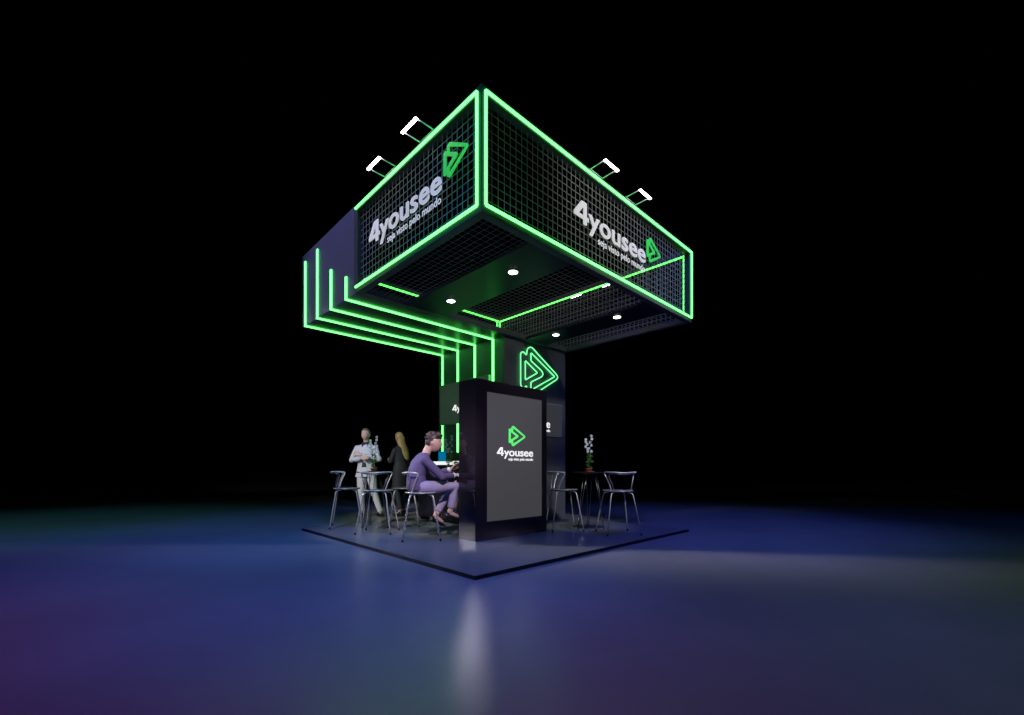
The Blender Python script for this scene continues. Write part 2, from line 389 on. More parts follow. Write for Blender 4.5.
flood('right canopy flood light on arms, nearer the tall front corner', (1.733, Y0+.005, Z1), (1, 0, 0), (0, -1, 0), .237)
flood('right canopy flood light on arms, nearer the right end of the canopy', (2.492, Y0+.005, Z1), (1, 0, 0), (0, -1, 0), .236)
flood('far side flood light seen through the overhead mesh, right one of the two white bars', (X1-.005, 1.54, Z1), (0, 1, 0), (1, 0, 0), .23)
flood('far side flood light seen through the overhead mesh, left one of the two white bars', (X1-.005, 2.31, Z1), (0, 1, 0), (1, 0, 0), .23)

# ------------------------------------------------------------------ logo signs on the mesh
def sign(label, origin, ax, ay):
    """origin: start of the big lettering's baseline on the mesh face"""
    t = thing('logo_sign', label, 'sign', origin, 0, 'logo signs on the mesh canopy')
    n = Vector(ax).cross(Vector(ay))
    def add(name, me, x, y, m, lab):
        to_frame(me, Vector(ax)*x+Vector(ay)*y+n*.03, ax, ay); obj(name, me, m, t, label=lab)
    add('lettering', text_mesh('4yousee', 1.54, .245, .011, .012, 1.0), 0, 0, M_LETTER, 'large white 4yousee lettering')
    place_words(text_mesh('seja visto pelo mundo', 1.075, .088, .0, .006, 1.0), Vector(ax)*.455-Vector(ay)*.125+n*.03, ax, ay, M_LETTER, t, None, 'small white tagline word')
    for px_, pz_ in ((.10, .10), (.62, .08), (1.02, .08), (1.42, .08), (1.60, .20), (1.80, .27), (.70, -.10), (1.25, -.10)):
        a = Vector(ax)*px_+Vector(ay)*pz_
        obj('standoff_pin', tubebm([a+n*.028, a-n*.05], .005, 6), M_CHDARK, t)
    add('emblem', icon_mesh(.385, .012), 1.575, .225, M_ICON, 'green double triangle emblem')
    return t
sign('white 4yousee sign with green emblem on the left mesh face', (X0+.0, 1.985, 3.775), (0, -1, 0), (0, 0, 1))
sign('white 4yousee sign with green emblem on the right mesh face', (1.262, Y0+.0, 3.775), (1, 0, 0), (0, 0, 1))

# ------------------------------------------------------------------ neon emblem on the column
t = thing('neon_emblem_sign', 'green neon outline of nested triangles high on the dark column', 'neon sign', (3.008, LY-.002, 2.807))
def smooth_closed(poly, n=3):
    P = [Vector((x, 0, y)) for x, y in poly]; out = []; k = len(P)
    for i in range(k):
        a, b, c, d = P[i-1], P[i], P[(i+1) % k], P[(i+2) % k]
        for q in range(n):
            s = q/n; out.append(0.5*((2*b)+(c-a)*s+(2*a-5*b+4*c-d)*s*s+(3*b-a-3*c+d)*s**3))
    return out
def neon_path(poly):
    out = []
    k = len(poly)
    for i in range(k):
        a, b = Vector((poly[i][0], 0, poly[i][1])), Vector((poly[(i+1) % k][0], 0, poly[(i+1) % k][1]))
        L = (b-a).length
        if L > .05: out += [a+(b-a)*.012/L, b-(b-a)*.012/L] if L > .03 else [a]
        else: out.append(a)
    return out
for name, poly in (('outer_tube', ICON_A), ('small_triangle_tube', ICON_B), ('large_triangle_tube', ICON_C)):
    pts = [(p.x*1.03, -.025, p.z*1.03) for p in neon_path(poly)]
    obj(name, tubebm(pts, .0105, 8, closed=True), M_NEON, t, True)
for x, z in ((.01, .15), (.01, -.15), (.30, .42), (.30, -.42), (.99, 0), (.62, .24), (.62, -.24)):
    obj('standoff', tubebm([(x*1.03, 0, z*1.03), (x*1.03, -.02, z*1.03)], .006, 6), M_CHDARK, t)

# ------------------------------------------------------------------ wall displays on the column
def display(label, origin, ax, width, height, m_face, depth, text_x, text_w, text_z, th):
    t = thing('wall_display', label, 'screen', origin)
    ay = Vector((0, 0, 1)); ax = Vector(ax); n = ax.cross(ay)
    def slab(x0, x1, y0, y1, d0, d1):
        a = ax*x0+ay*y0+n*d0; b = ax*x1+ay*y1+n*d1
        return boxbm(tuple(min(a[i], b[i]) for i in range(3)), tuple(max(a[i], b[i]) for i in range(3)))
    obj('housing', slab(0, width, 0, height, 0.0, depth), M_BEZEL, t)
    obj('screen', slab(.012, width-.012, .012, height-.012, depth-.002, depth+.003), m_face, t)
    def add(name, me, x, y, m):
        to_frame(me, ax*x+ay*y+n*(depth+.006), ax, ay); obj(name, me, m, t)
    add('lettering', text_mesh('4yousee', text_w, th, .013, .004, .97), text_x, text_z, M_SCRW)
    place_words(text_mesh('seja visto pelo mundo', text_w*.7, th*.36, .003, .004), ax*(text_x+text_w*.3)+ay*(text_z-th*.52)+n*(depth+.006), ax, ay, M_SCRW, t)
    add('emblem', icon_mesh(text_w*.42, .004), text_x+text_w*.30, text_z+th*2.3, M_SCRG)
    return t
display('dark screen with white lettering on the right face of the column', (2.86, LY-.001, 1.640), (1, 0, 0), 1.29, .630, M_TV, .035, .10, .83, .165, .155)
display('wide green tinted header panel on the left face of the column', (LX-.019, 4.262, 1.90), (0, -1, 0), 1.50, .80, M_TVG, .05, .435, .80, .235, .125)
t = None

# ------------------------------------------------------------------ kiosk in front
KX0, KX1, KY0, KY1, KZ = 1.212, 2.666, 1.474, 1.844, 2.259
t = thing('digital_kiosk', 'tall black free-standing kiosk with a big grey portrait screen at the front', 'kiosk', ((KX0+KX1)/2, (KY0+KY1)/2, PZ))
o_ = t.location.copy()
def kp(name, bm, m, lab=None):
    o = obj(name, bm, m, t, label=lab); o.location = -o_; return o
kp('cabinet', boxbm((KX0, KY0+.0, PZ), (KX1, KY1, KZ), .006), M_BLACK)
kp('screen', boxbm((1.418, KY0-.004, .292), (2.542, KY0+.01, 2.094)), M_SCREEN, 'grey lit portrait screen')
def ks(name, me, x, y, m):
    to_frame(me, (x, KY0-.006, y), (1, 0, 0), (0, 0, 1)); o = obj(name, me, m, t); o.location = -o_
ks('lettering', text_mesh('4yousee', .745, .120, .013, .004, .97), 1.598, 1.212, M_SCRW)
place_words(text_mesh('seja visto pelo mundo', .52, .045, .003, .004), (1.822, KY0-.006, 1.148), (1, 0, 0), (0, 0, 1), M_SCRW, t, -o_)
ks('emblem', icon_mesh(.345, .004), 1.828, 1.506, M_SCRG)

# ------------------------------------------------------------------ counter by the column
t = thing('reception_counter', 'black fluted counter with a white lit top edge beside the column', 'counter', (2.36, 3.6, PZ))
cx0, cx1, cy0, cy1, ch = 2.12, 2.60, 2.75, 4.40, 1.05
bm = bmesh.new()
box(bm, (cx0-2.36+.02, cy0-3.6+.02, .06), (cx1-2.36-.0, cy1-3.6-.02, ch))
n = 34
for i in range(n):
    y = cy0+.03+(cy1-cy0-.06)*(i+.5)/n
    tube(bm, [(cx0+.02-2.36, y-3.6, .07), (cx0+.02-2.36, y-3.6, ch)], .016, 6)
for i in range(9):
    x = cx0+.05+(cx1-cx0-.1)*(i+.5)/9
    for yy in (cy0+.02, cy1-.02): tube(bm, [(x-2.36, yy-3.6, .07), (x-2.36, yy-3.6, ch)], .016, 6)
obj('fluted_body', bm, M_COUNTER, t)
obj('plinth', boxbm((cx0-2.36+.05, cy0-3.6+.05, 0), (cx1-2.36, cy1-3.6-.05, .062)), M_EDGE, t)
obj('worktop', boxbm((cx0-2.36-.02, cy0-3.6-.02, ch), (cx1-2.36+.004, cy1-3.6, ch+.075), .004), M_EDGE, t)
for a, b in ((3.82, 3.66), (3.64, 3.40), (3.39, 3.22), (3.19, 2.95)):
    obj('lit_strip', boxbm((cx0-2.36-.032, b-3.6, ch+.008), (cx0-2.36-.019, a-3.6, ch+.072)), M_LIT, t, label='white glowing strip in the counter edge')
t = thing('blue_tablet', 'small bright blue screen standing on the fluted counter', 'tablet', (2.26, 3.74, PZ+ch+.075))
obj('display', boxbm((-.006, -.12, .01), (.0, .12, .185), .002), M_BLUE, t)
obj('case', boxbm((0, -.125, .005), (.012, .125, .19), .003), M_BLACK, t)
obj('stand', boxbm((-.03, -.07, 0), (.07, .07, .01), .003), M_CHDARK, t)

# ------------------------------------------------------------------ chairs
def make_chair(label):
    t = thing('wire_back_chair', label, 'chair', (0, 0, PZ), 0, 'chrome legged wire back chairs on the platform')
    bm = bmesh.new()
    prof = [(.0, .652), (.15, .650), (.215, .658), (.232, .672), (.228, .682), (.20, .678), (.12, .668), (0, .665)]
    lathe(bm, prof, 0, 0, 28)
    for v in bm.verts: v.co.y *= .94
    obj('seat', bm, M_SEAT, t, True)
    obj('seat_rim', tubebm([(.226*math.cos(a), .212*math.sin(a), .676) for a in [2*PI*i/28 for i in range(28)]], .008, 6, closed=True), M_CHROME, t, True)
    for sx_ in (-1, 1):
        for sy_ in (-1, 1):
            l = obj('leg', tubebm(bez([(sx_*.11, sy_*.10, .646), (sx_*.150, sy_*.140, .635), (sx_*.180, sy_*.168, .56), (sx_*.262, sy_*.250, .012)], 4), .0105, 8), M_CHROME, t, True)
            obj('foot_cap', tubebm([(sx_*.260, sy_*.248, .03), (sx_*.264, sy_*.252, 0)], .0135, 8), M_RUBBER, l)
    # back: bent tube rising from the seat sides, wrapping round behind; local +y is the sitter's forward
    pts = [(-.150, -.13, .672), (-.185, -.10, .80), (-.228, -.05, .925), (-.238, -.06, .955), (-.232, -.13, .965), (-.17, -.215, .965), (-.07, -.25, .958), (0, -.255, .955)]
    full = bez(pts + [(-x, y, z) for x, y, z in pts[-2::-1]], 5)
    obj('back_rail', tubebm(full, .0105, 8), M_CHROME, t, True)
    inner = [(-.13, -.17, .672), (-.165, -.16, .80), (-.200, -.135, .91), (-.175, -.185, .945), (-.09, -.235, .935), (0, -.245, .925)]
    full = bez(inner + [(-x, y, z) for x, y, z in inner[-2::-1]], 5)
    obj('inner_back_rail', tubebm(full, .0065, 6), M_CHDARK, t, True)
    return t
def face_angle(d):                        # rotation that turns local +y towards d
    return math.atan2(-d[0], d[1])
RT2, FW2 = Vector(RT[:2]), Vector(FW[:2])
chairs = [
 ((.60, 4.15), RT2*.96+FW2*.3, 'empty chair at the far left corner of the platform, outermost on the left'),
 ((.665, 3.18), FW2, 'empty chair seen from behind in front of the man in the pale suit'),
 ((1.38, 3.62), -RT2*.95-FW2*.2, 'empty chair partly hidden behind the seated man, nearest the woman in black'),
 ((.81, 2.18), RT2*.97+FW2*.22, 'chair the man in the violet sweater sits on'),
 ((3.24, .54), FW2*.95-RT2*.15, 'empty chair farthest right on the platform, beside the potted flower table'),
 ((2.96, 1.37), RT2*.98+FW2*.15, 'empty chair just right of the black kiosk'),
 ((2.02, 2.25), -RT2*.9+FW2*.3, 'chair of the woman sitting behind the black kiosk')]
proto = None
for (x, y), d, lab in chairs:
    o = make_chair(lab) if proto is None else copy_tree(proto)
    if proto is None: proto = o
    o['label'] = lab
    o.location = (x, y, PZ+.005); o.rotation_euler = (0, 0, face_angle(d)); o.scale = (1, 1, .965)

# ------------------------------------------------------------------ tables
def make_table(label):
    t = thing('tall_round_table', label, 'table', (0, 0, PZ), 0, 'small tall round tables between the chairs')
    H = .930
    bm = bmesh.new(); lathe(bm, [(.0, H-.018), (.262, H-.018), (.275, H-.012), (.275, H-.004), (.268, H), (0, H)], 0, 0, 40)
    obj('tabletop', bm, M_TABLE, t, True)
    for k in range(3):
        a = 2*PI*k/3+.45
        c, s = math.cos(a), math.sin(a); px, py = -s, c
        def q(r, w_, z): return (c*r+px*w_, s*r+py*w_, z)
        obj('hairpin_leg', tubebm([q(.09, .05, H-.02), q(.15, .03, .60), q(.235, .008, .012), q(.245, 0, .006), q(.235, -.008, .012), q(.15, -.03, .60), q(.09, -.05, H-.02)], .0065, 6), M_CHDARK, t, True)
    bm = bmesh.new(); lathe(bm, [(.0, H-.03), (.13, H-.03), (.13, H-.018), (0, H-.018)], 0, 0, 20)
    obj('mount_plate', bm, M_CHDARK, t)
    return t
tabs = [((3.267, 1.076), .3, 'tall round table right of the kiosk carrying a potted white flower'),
        ((.905, 3.795), .9, 'tall round table among the left chairs carrying a potted white flower'),
        ((1.785, 2.72), .1, 'tall round table behind the kiosk between the seated pair')]
proto = None
for (x, y), r, lab in tabs:
    o = make_table(lab) if proto is None else copy_tree(proto)
    if proto is None: proto = o
    o['label'] = lab; o.location = (x, y, PZ+.008); o.rotation_euler = (0, 0, r)

# ------------------------------------------------------------------ potted white flowers
def make_plant(label, seed):
    rnd = random.Random(seed)
    t = thing('potted_white_flower', label, 'potted plant', (0, 0, 0), 0, 'potted white flowers on the tall tables')
    bm = bmesh.new(); lathe(bm, [(.0, 0), (.035, 0), (.048, .045), (.056, .048), (.056, .06), (.047, .06), (.045, .05), (0, .05)], 0, 0, 20)
    obj('pot', bm, M_TERRA, t, True)
    bm = bmesh.new(); lathe(bm, [(.0, 0), (.07, 0), (.085, .010), (.08, .012), (.06, .006), (0, .004)], 0, 0, 24)
    obj('saucer', bm, M_TERRA, t, True)
    bm = bmesh.new()
    for k in range(34):
        a = rnd.uniform(0, 2*PI); h = rnd.uniform(.06, .27); L = rnd.uniform(.045, .085); tilt = rnd.uniform(.1, 1.0)
        r0 = rnd.uniform(0, .022)
        base = Vector((r0*math.cos(a), r0*math.sin(a), h)); d = Vector((math.cos(a)*math.cos(tilt), math.sin(a)*math.cos(tilt), math.sin(tilt)))
        s = d.cross(Vector((0, 0, 1))).normalized(); w_ = L*.26
        mid = base+d*L*.5; tip = base+d*L-Vector((0, 0, L*.25))
        nrm = s.cross(d)*.004
        v = [bm.verts.new(p) for p in (base, mid+s*w_, tip, mid-s*w_, mid+nrm*2)]
        for q in ((0, 1, 4), (1, 2, 4), (2, 3, 4), (3, 0, 4)): bm.faces.new([v[i] for i in q])
    ret = bmesh.ops.extrude_face_region(bm, geom=bm.faces[:])
    for v in [x for x in ret['geom'] if isinstance(x, bmesh.types.BMVert)]: v.co += Vector((0, 0, -.0015))
    obj('foliage', bm, M_LEAF, t)
    for sx_, sy_, hh in ((-.045, .0, .52), (.028, .02, .58)):
        pts = bez([(0, 0, .05), (sx_*.5, sy_, .25), (sx_*.9, sy_, .42), (sx_*1.1, sy_*1.2, hh)], 6)
        st = obj('flower_stem', tubebm(pts, .0035, 6), M_STEM, t, True)
        bm = bmesh.new()
        for q in range(6):
            f = q/5; c = Vector((sx_*(.75+.35*f), sy_, .33+(hh-.33)*f)) + Vector((rnd.uniform(-.022, .022), rnd.uniform(-.018, .018), 0))
            for j in range(5):
                a = 2*PI*j/5+q
                dd = Vector((math.cos(a)*.4, -.5, math.sin(a)))
                ellipsoid(bm, c+Vector((math.cos(a)*.013, -.004, math.sin(a)*.013)), (.012, .005, .012), 6, 5)
        obj('blossom', bm, M_PETAL, st, True)
    return t
TOP = PZ+.938
pls = [((3.272, 1.10), 0.8, 'potted white flower on the table right of the kiosk'),
       ((.905, 3.795), 0.75, 'potted white flower beside the man in the pale suit'),
       ((1.72, 2.78), 0.8, 'potted white flower at the left edge of the kiosk, by the seated man\'s hands')]
proto = None
for (x, y), r, lab in pls:
    o = make_plant(lab, 3) if proto is None else copy_tree(proto)
    if proto is None: proto = o
    o['label'] = lab; o.location = (x, y, TOP); o.rotation_euler = (0, 0, YAW-PI/2+(r-.8))

# ------------------------------------------------------------------ people
def fuse(bm, voxel, smooth=6):
    """union of overlapping closed shapes into one continuous surface"""
    bmesh.ops.recalc_face_normals(bm, faces=bm.faces)
    me = bpy.data.meshes.new('tmp'); bm.to_mesh(me); bm.free()
    o = bpy.data.objects.new('tmp', me); C.objects.link(o)
    m = o.modifiers.new('r', 'REMESH'); m.mode = 'VOXEL'; m.voxel_size = voxel
    s = o.modifiers.new('s', 'SMOOTH'); s.iterations = smooth; s.factor = .5
    out = bpy.data.meshes.new_from_object(o.evaluated_get(bpy.context.evaluated_depsgraph_get()))
    bpy.data.objects.remove(o); bpy.data.meshes.remove(me)
    out.materials.clear()
    return out
def head_into(bm, c, rot, s=1.0, fem=False):
    """a head with brow, nose, chin, cheeks and ears, centred at c, looking along rot @ +y"""
    t = bmesh.new(); bmesh.ops.create_uvsphere(t, u_segments=28, v_segments=22, radius=1)
    for v in t.verts:
        x, y, z = v.co
        sx_ = .076; sy_ = .094; sz = .118
        if z < 0: sx_ *= 1-.30*(-z)**1.3; 
        if z < 0 and y < 0: sy_ *= 1-.35*(-z)
        if z < -.2 and y > 0: sy_ *= 1+.06*(-z)
        X, Y, Z = x*sx_, y*sy_, z*sz
        if y > .3:
            Y += .020*math.exp(-((x/.16)**2+((z+.22)/.16)**2))                     # nose
            Y += .008*math.exp(-((x/.12)**2+((z-.02)/.2)**2))
            Y -= .010*(math.exp(-(((x-.38)/.17)**2+((z-.06)/.10)**2))+math.exp(-(((x+.38)/.17)**2+((z-.06)/.10)**2)))   # eye sockets
            Y += .006*math.exp(-((x/.22)**2+((z+.52)/.09)**2))                     # mouth
            Y += .008*math.exp(-((x/.25)**2+((z+.85)/.16)**2))                     # chin
            Y += .004*math.exp(-(((z-.25)/.10)**2+(x/.6)**2))
        v.co = rot @ (Vector((X, Y, Z))*s) + Vector(c)
    idx = {v: bm.verts.new(v.co) for v in t.verts}
    for f in t.faces: bm.faces.new([idx[v] for v in f.verts])
    t.free()
    for sx_ in (-1, 1):
        ellipsoid(bm, Vector(c)+rot @ Vector((sx_*.076*s, -.008*s, -.008*s)), (.010*s, .019*s, .031*s), 8, 6, rot)
def arm_into(bm, sh, el, wr, s=1.0):
    sh, el, wr = Vector(sh), Vector(el), Vector(wr)
    sh = sh+Vector((-.020 if sh.x > 0 else .020, 0, -.018))
    tube(bm, [sh, sh.lerp(el, .3), sh.lerp(el, .65), el, el.lerp(wr, .3), el.lerp(wr, .7), wr], [.040*s, .042*s, .040*s, .037*s, .038*s, .031*s, .025*s], 10)
    ellipsoid(bm, el, (.037*s,)*3, 10, 8)
def hand_into(bm, wr, d, palm_n, s=1.0, curl=.5, side=1):
    """palm plus five separate bent fingers; d: along the hand, palm_n: out of the palm"""
    wr = Vector(wr); d = Vector(d).normalized(); nrm = Vector(palm_n); nrm = (nrm-d*nrm.dot(d)).normalized(); x = d.cross(nrm)*side
    tube(bm, [wr-d*.02*s, wr+d*.02*s, wr+d*.055*s, wr+d*.092*s], 0, 10, ell=None) if False else None
    P = [wr-d*.015*s, wr+d*.03*s, wr+d*.065*s, wr+d*.095*s]
    for i in range(4):
        off = (-.028+.0187*i)*s
        tube(bm, [wr, wr+d*.05*s+x*off*.9, wr+d*.095*s+x*off], [.016*s, .017*s, .013*s], 8)
        L = (.066, .078, .074, .058)[i]*s
        p = wr+d*.092*s+x*off; ang = 0; pts = [p]
        for k, f in enumerate((.45, .32, .23)):
            ang += curl*(.5, .7, .6)[k]
            p = p+(d*math.cos(ang)+nrm*math.sin(ang)+x*(off*1.2))*L*f; pts.append(p)
        tube(bm, pts, [.0105*s, .0098*s, .0090*s, .0080*s], 8)
    th = wr+d*.03*s-x*.026*s
    t1 = th+(d*.6-x*.8+nrm*.35).normalized()*.036*s; t2 = t1+(d*.85-x*.35+nrm*.4).normalized()*.030*s; t3 = t2+(d*.95-x*.05+nrm*.3).normalized()*.022*s
    tube(bm, [wr+d*.01*s, th, t1, t2, t3], [.014*s, .015*s, .012*s, .0105*s, .009*s], 8)
def limb(bm, pts, rad, n=12): tube(bm, pts, rad, n)
def torso_into(bm, secs, n=18):
    """secs: (centre, half width, half depth) stacked; widths along local x"""
    rings = []
    for c, rx, ry in secs:
        c = Vector(c); rings.append([bm.verts.new(c+Vector((rx*math.cos(2*PI*j/n), ry*math.sin(2*PI*j/n), 0))) for j in range(n)])
    for a, b in zip(rings, rings[1:]):
        for j in range(n): bm.faces.new((a[j], a[(j+1) % n], b[(j+1) % n], b[j]))
    bm.faces.new(rings[0][::-1]); bm.faces.new(rings[-1])
def hair_mesh(c, rot, s, keep, grow=.012, extra=None):
    bm = bmesh.new(); bmesh.ops.create_uvsphere(bm, u_segments=30, v_segments=24, radius=1)
    dele = [v for v in bm.verts if not keep(v.co.x, v.co.y, v.co.z)]
    bmesh.ops.delete(bm, geom=dele, context='VERTS')
    for v in bm.verts:
        x, y, z = v.co; g = grow*(1+.18*math.sin(x*17+y*9)+.15*math.sin(z*21+y*7))
        wz = 1-.25*max(0, -z)
        v.co = rot @ (Vector((x*(.077*wz+g), y*(.095+g), z*(.118+g)))*s)+Vector(c)
    ret = bmesh.ops.extrude_face_region(bm, geom=bm.faces[:])
    for v in [x for x in ret['geom'] if isinstance(x, bmesh.types.BMVert)]: v.co = v.co.lerp(Vector(c), .14)
    if extra: extra(bm)
    return bm
def face_bits(body, c, rot, s):
    for sx_ in (-1, 1):
        bm = bmesh.new(); ellipsoid(bm, Vector(c)+rot @ Vector((sx_*.030*s, .0725*s, .007*s)), (.012*s, .006*s, .006*s), 8, 6, rot); obj('eye', bm, M_DKEY, body, True)
        bm = bmesh.new(); ellipsoid(bm, Vector(c)+rot @ Vector((sx_*.031*s, .0785*s, .026*s)), (.016*s, .006*s, .003*s), 8, 6, rot); obj('eyebrow', bm, M_HAIRB, body, True)
    bm = bmesh.new(); ellipsoid(bm, Vector(c)+rot @ Vector((0, .0855*s, -.060*s)), (.020*s, .005*s, .005*s), 8, 6, rot); obj('lips', bm, M_LIP, body, True)
def shoe(name, ank, d, parent, m=M_SHOE, L=.27, heel=0.0):
    """a shoe with sole and toe box; ank: point on the ground below the ankle"""
    ank = Vector(ank); d = Vector(d).normalized(); up = Vector((0, 0, 1)); s = d.cross(up)
    bm = bmesh.new(); secs = [(-.075, .030, .075), (-.04, .037, .085), (.02, .040, .075), (.08, .044, .055), (.14, .044, .042), (L-.09, .030, .030), (L-.075, .012, .02)]
    rings = []
    for a, wd, h in secs:
        z0 = heel*max(0, 1-(a+.08)/.16)
        pr = [(-wd, .0), (-wd*1.02, .02), (-wd*.8, h*.8), (0, h), (wd*.8, h*.8), (wd*1.02, .02), (wd, .0)]
        rings.append([bm.verts.new(ank+d*a+s*x+up*(z+z0)) for x, z in pr])
    for a, b in zip(rings, rings[1:]):
        for j in range(7): bm.faces.new((a[j], a[(j+1) % 7], b[(j+1) % 7], b[j]))
    bm.faces.new(rings[0][::-1]); bm.faces.new(rings[-1])
    if heel: tube(bm, [ank-d*.06, ank-d*.055+up*(heel+.01)], [.008, .016], 8)
    return obj(name, bm, m, parent, True)
I3 = Matrix.Identity(3)

# --- man in the pale suit, standing with folded arms on the hall floor behind the platform
S = 1.035
p = thing('person', 'man standing in a pale grey suit and dark shirt with folded arms', 'person', (1.755, 5.830, 0), face_angle(-FW2*.98-RT2*.05))
hr = Matrix.Rotation(-.12, 3, 'Z')
hc = Vector((0.0, .03, 1.690))
L_ = {'hipR': (.09, 0, .92), 'kneeR': (.10, .03, .50), 'ankR': (.095, 0, .09), 'hipL': (-.09, 0, .92), 'kneeL': (-.185, .04, .50), 'ankL': (-.300, .0, .09)}
bm = bmesh.new()
torso_into(bm, [((0, 0, .86), .12, .09), ((0, 0, .95), .155, .10), ((0, 0, 1.10), .135, .095), ((0, 0, 1.25), .155, .105), ((0, 0, 1.40), .175, .10), ((0, -.005, 1.47), .12, .075), ((0, 0, 1.52), .05, .05)])
tube(bm, [(0, 0, 1.46), (0, .01, 1.62)], [.060, .054], 12)
head_into(bm, hc, hr, 1.06)
for s_, h, k, a in ((1, L_['hipR'], L_['kneeR'], L_['ankR']), (-1, L_['hipL'], L_['kneeL'], L_['ankL'])):
    limb(bm, [h, Vector(h).lerp(Vector(k), .5), k, Vector(k).lerp(Vector(a), .35), a], [.085, .07, .052, .05, .036])
    tube(bm, [a, Vector(a)+Vector((0, .01, -.04))], [.034, .024], 8)
A1 = ((.195, 0, 1.43), (.285, .05, 1.17), (.02, .215, 1.20)); A2 = ((-.195, 0, 1.43), (-.285, .04, 1.19), (.045, .19, 1.275))
arm_into(bm, *A1); hand_into(bm, A1[2], (-1, .15, .10), (0, -1, 0), 1, .5, 1)
arm_into(bm, *A2); hand_into(bm, A2[2], (1, -.10, .35), (0, -1, -.2), 1, .4, -1)
body = obj('body', fuse(bm, .0085), M_SKIN, p, True)
face_bits(body, hc, hr, 1.06)
obj('hair', hair_mesh(hc, hr, 1.05, lambda x, y, z: z > .46+.20*(y > .3) or (y < -.02 and z > -.25) or (y < .15 and z > .1), .013), M_HAIRG, body, True)
bm = bmesh.new()
torso_into(bm, [((.01, 0, .815), .225, .135), ((0, 0, .92), .205, .130), ((0, 0, 1.08), .175, .122), ((0, 0, 1.25), .185, .130), ((0, 0, 1.40), .205, .122), ((0, -.005, 1.475), .15, .095), ((0, 0, 1.50), .085, .07)])
for A in (A1, A2):
    a, b, c = map(Vector, A)
    a = a+Vector((-.012 if a.x > 0 else .012, 0, -.015)); tube(bm, [a, a.lerp(b, .4), b, b.lerp(c, .5), b.lerp(c, .92)], [.066, .063, .058, .054, .046], 14); ellipsoid(bm, b, (.058,)*3); ellipsoid(bm, a, (.068, .066, .064))
obj('jacket', fuse(bm, .012, 4), M_SUIT, body, True)
bm = bmesh.new()
for h, k, a in ((L_['hipR'], L_['kneeR'], L_['ankR']), (L_['hipL'], L_['kneeL'], L_['ankL'])):
    limb(bm, [Vector(h)+Vector((0, 0, .05)), Vector(h).lerp(Vector(k), .5), k, Vector(k).lerp(Vector(a), .4), Vector(a)+Vector((0, 0, .01))], [.105, .092, .072, .068, .058], 14)
torso_into(bm, [((0, 0, .86), .12, .09), ((0, 0, .95), .168, .112), ((0, 0, 1.02), .15, .105)])
obj('trousers', fuse(bm, .012, 4), M_SUIT, body, True)
# open shirt front (neck wedge above the arms, small wedge below them)
def front_patch(pts, off):
    bm = bmesh.new(); v = [bm.verts.new(q) for q in pts]; bm.faces.new(v)
    ret = bmesh.ops.extrude_face_region(bm, geom=bm.faces[:])
    for q in [x for x in ret['geom'] if isinstance(x, bmesh.types.BMVert)]: q.co += Vector((0, -off, 0))
    return bm
obj('shirt', front_patch([(.058, .055, 1.545), (-.058, .055, 1.545), (-.062, .098, 1.47), (-.012, .137, 1.26), (.012, .137, 1.26), (.062, .098, 1.47)], .035), M_SHIRT, body)
obj('shirt_hem', front_patch([(.03, .126, 1.12), (-.035, .126, 1.12), (-.05, .128, 1.02), (.05, .128, 1.02)], .02), M_SHIRT, body)
obj('trouser_front', front_patch([(.05, .1275, 1.02), (-.05, .1275, 1.02), (-.10, .1300, .85), (.10, .1300, .85)], .02), M_SUIT, body)
shoe('shoe', (.095, .0, 0), (.15, 1, 0), body); shoe('shoe', (-.300, 0, 0), (-.85, .5, 0), body)
p.scale = (S, S, S)

# --- woman in black, long hair, seen from behind her shoulder
p = thing('person', 'woman with long light brown hair in a black coat, standing turned left with folded arms', 'person', (2.311, 5.347, 0), face_angle(-RT2*.80+FW2*.60))
hr = Matrix.Rotation(.10, 3, 'Z') @ Matrix.Rotation(-.18, 3, 'X'); hc = Vector((0, .05, 1.60))
bm = bmesh.new()
torso_into(bm, [((0, 0, .88), .12, .09), ((0, 0, .96), .16, .11), ((0, 0, 1.10), .12, .085), ((0, 0, 1.25), .14, .10), ((0, 0, 1.36), .155, .09), ((0, 0, 1.42), .10, .07), ((0, 0, 1.46), .045, .045)])
tube(bm, [(0, 0, 1.40), (0, .03, 1.53)], [.046, .043], 12)
head_into(bm, hc, hr, .94)
for s_ in (1, -1):
    h, k, a = Vector((s_*.085, 0, .93)), Vector((s_*.085, .02, .52)), Vector((s_*.07, -.02+.05*s_, .13))
    limb(bm, [h, h.lerp(k, .5), k, k.lerp(a, .35), a], [.088, .072, .050, .048, .032])
    tube(bm, [a, a+Vector((0, .06, -.055)), a+Vector((0, .14, -.105)), a+Vector((0, .17, -.108))], [.031, .029, .024, .012], 8)
A1 = ((.17, 0, 1.36), (.22, .06, 1.11), (-.04, .20, 1.14)); A2 = ((-.17, 0, 1.36), (-.22, .06, 1.12), (.05, .17, 1.19))
arm_into(bm, *A1, .88); hand_into(bm, A1[2], (-1, .1, .25), (0, -1, 0), .9, .4, 1)
arm_into(bm, *A2, .88); hand_into(bm, A2[2], (1, -.1, .2), (0, -1, 0), .9, .4, -1)
body = obj('body', fuse(bm, .0085), M_SKIN, p, True)
face_bits(body, hc, hr, .94)
def long_hair(bm):
    c0 = hc
    tube(bm, [c0+Vector((0, -.035, .02)), c0+Vector((0, -.065, -.10)), c0+Vector((.02, -.12, -.21)), c0+Vector((.03, -.165, -.32)), c0+Vector((.04, -.195, -.42)), c0+Vector((.04, -.20, -.46))], 0, 16,
         ell=[(.085, .070), (.098, .060), (.090, .050), (.078, .042), (.050, .032), (.015, .01)])
obj('long_hair', hair_mesh(hc, hr, .95, lambda x, y, z: (z > .45) or (y < .15 and z > -.75) or (abs(x) > .72 and y < .45 and z > -.6), .013, long_hair), M_HAIRL, body, True)
bm = bmesh.new()
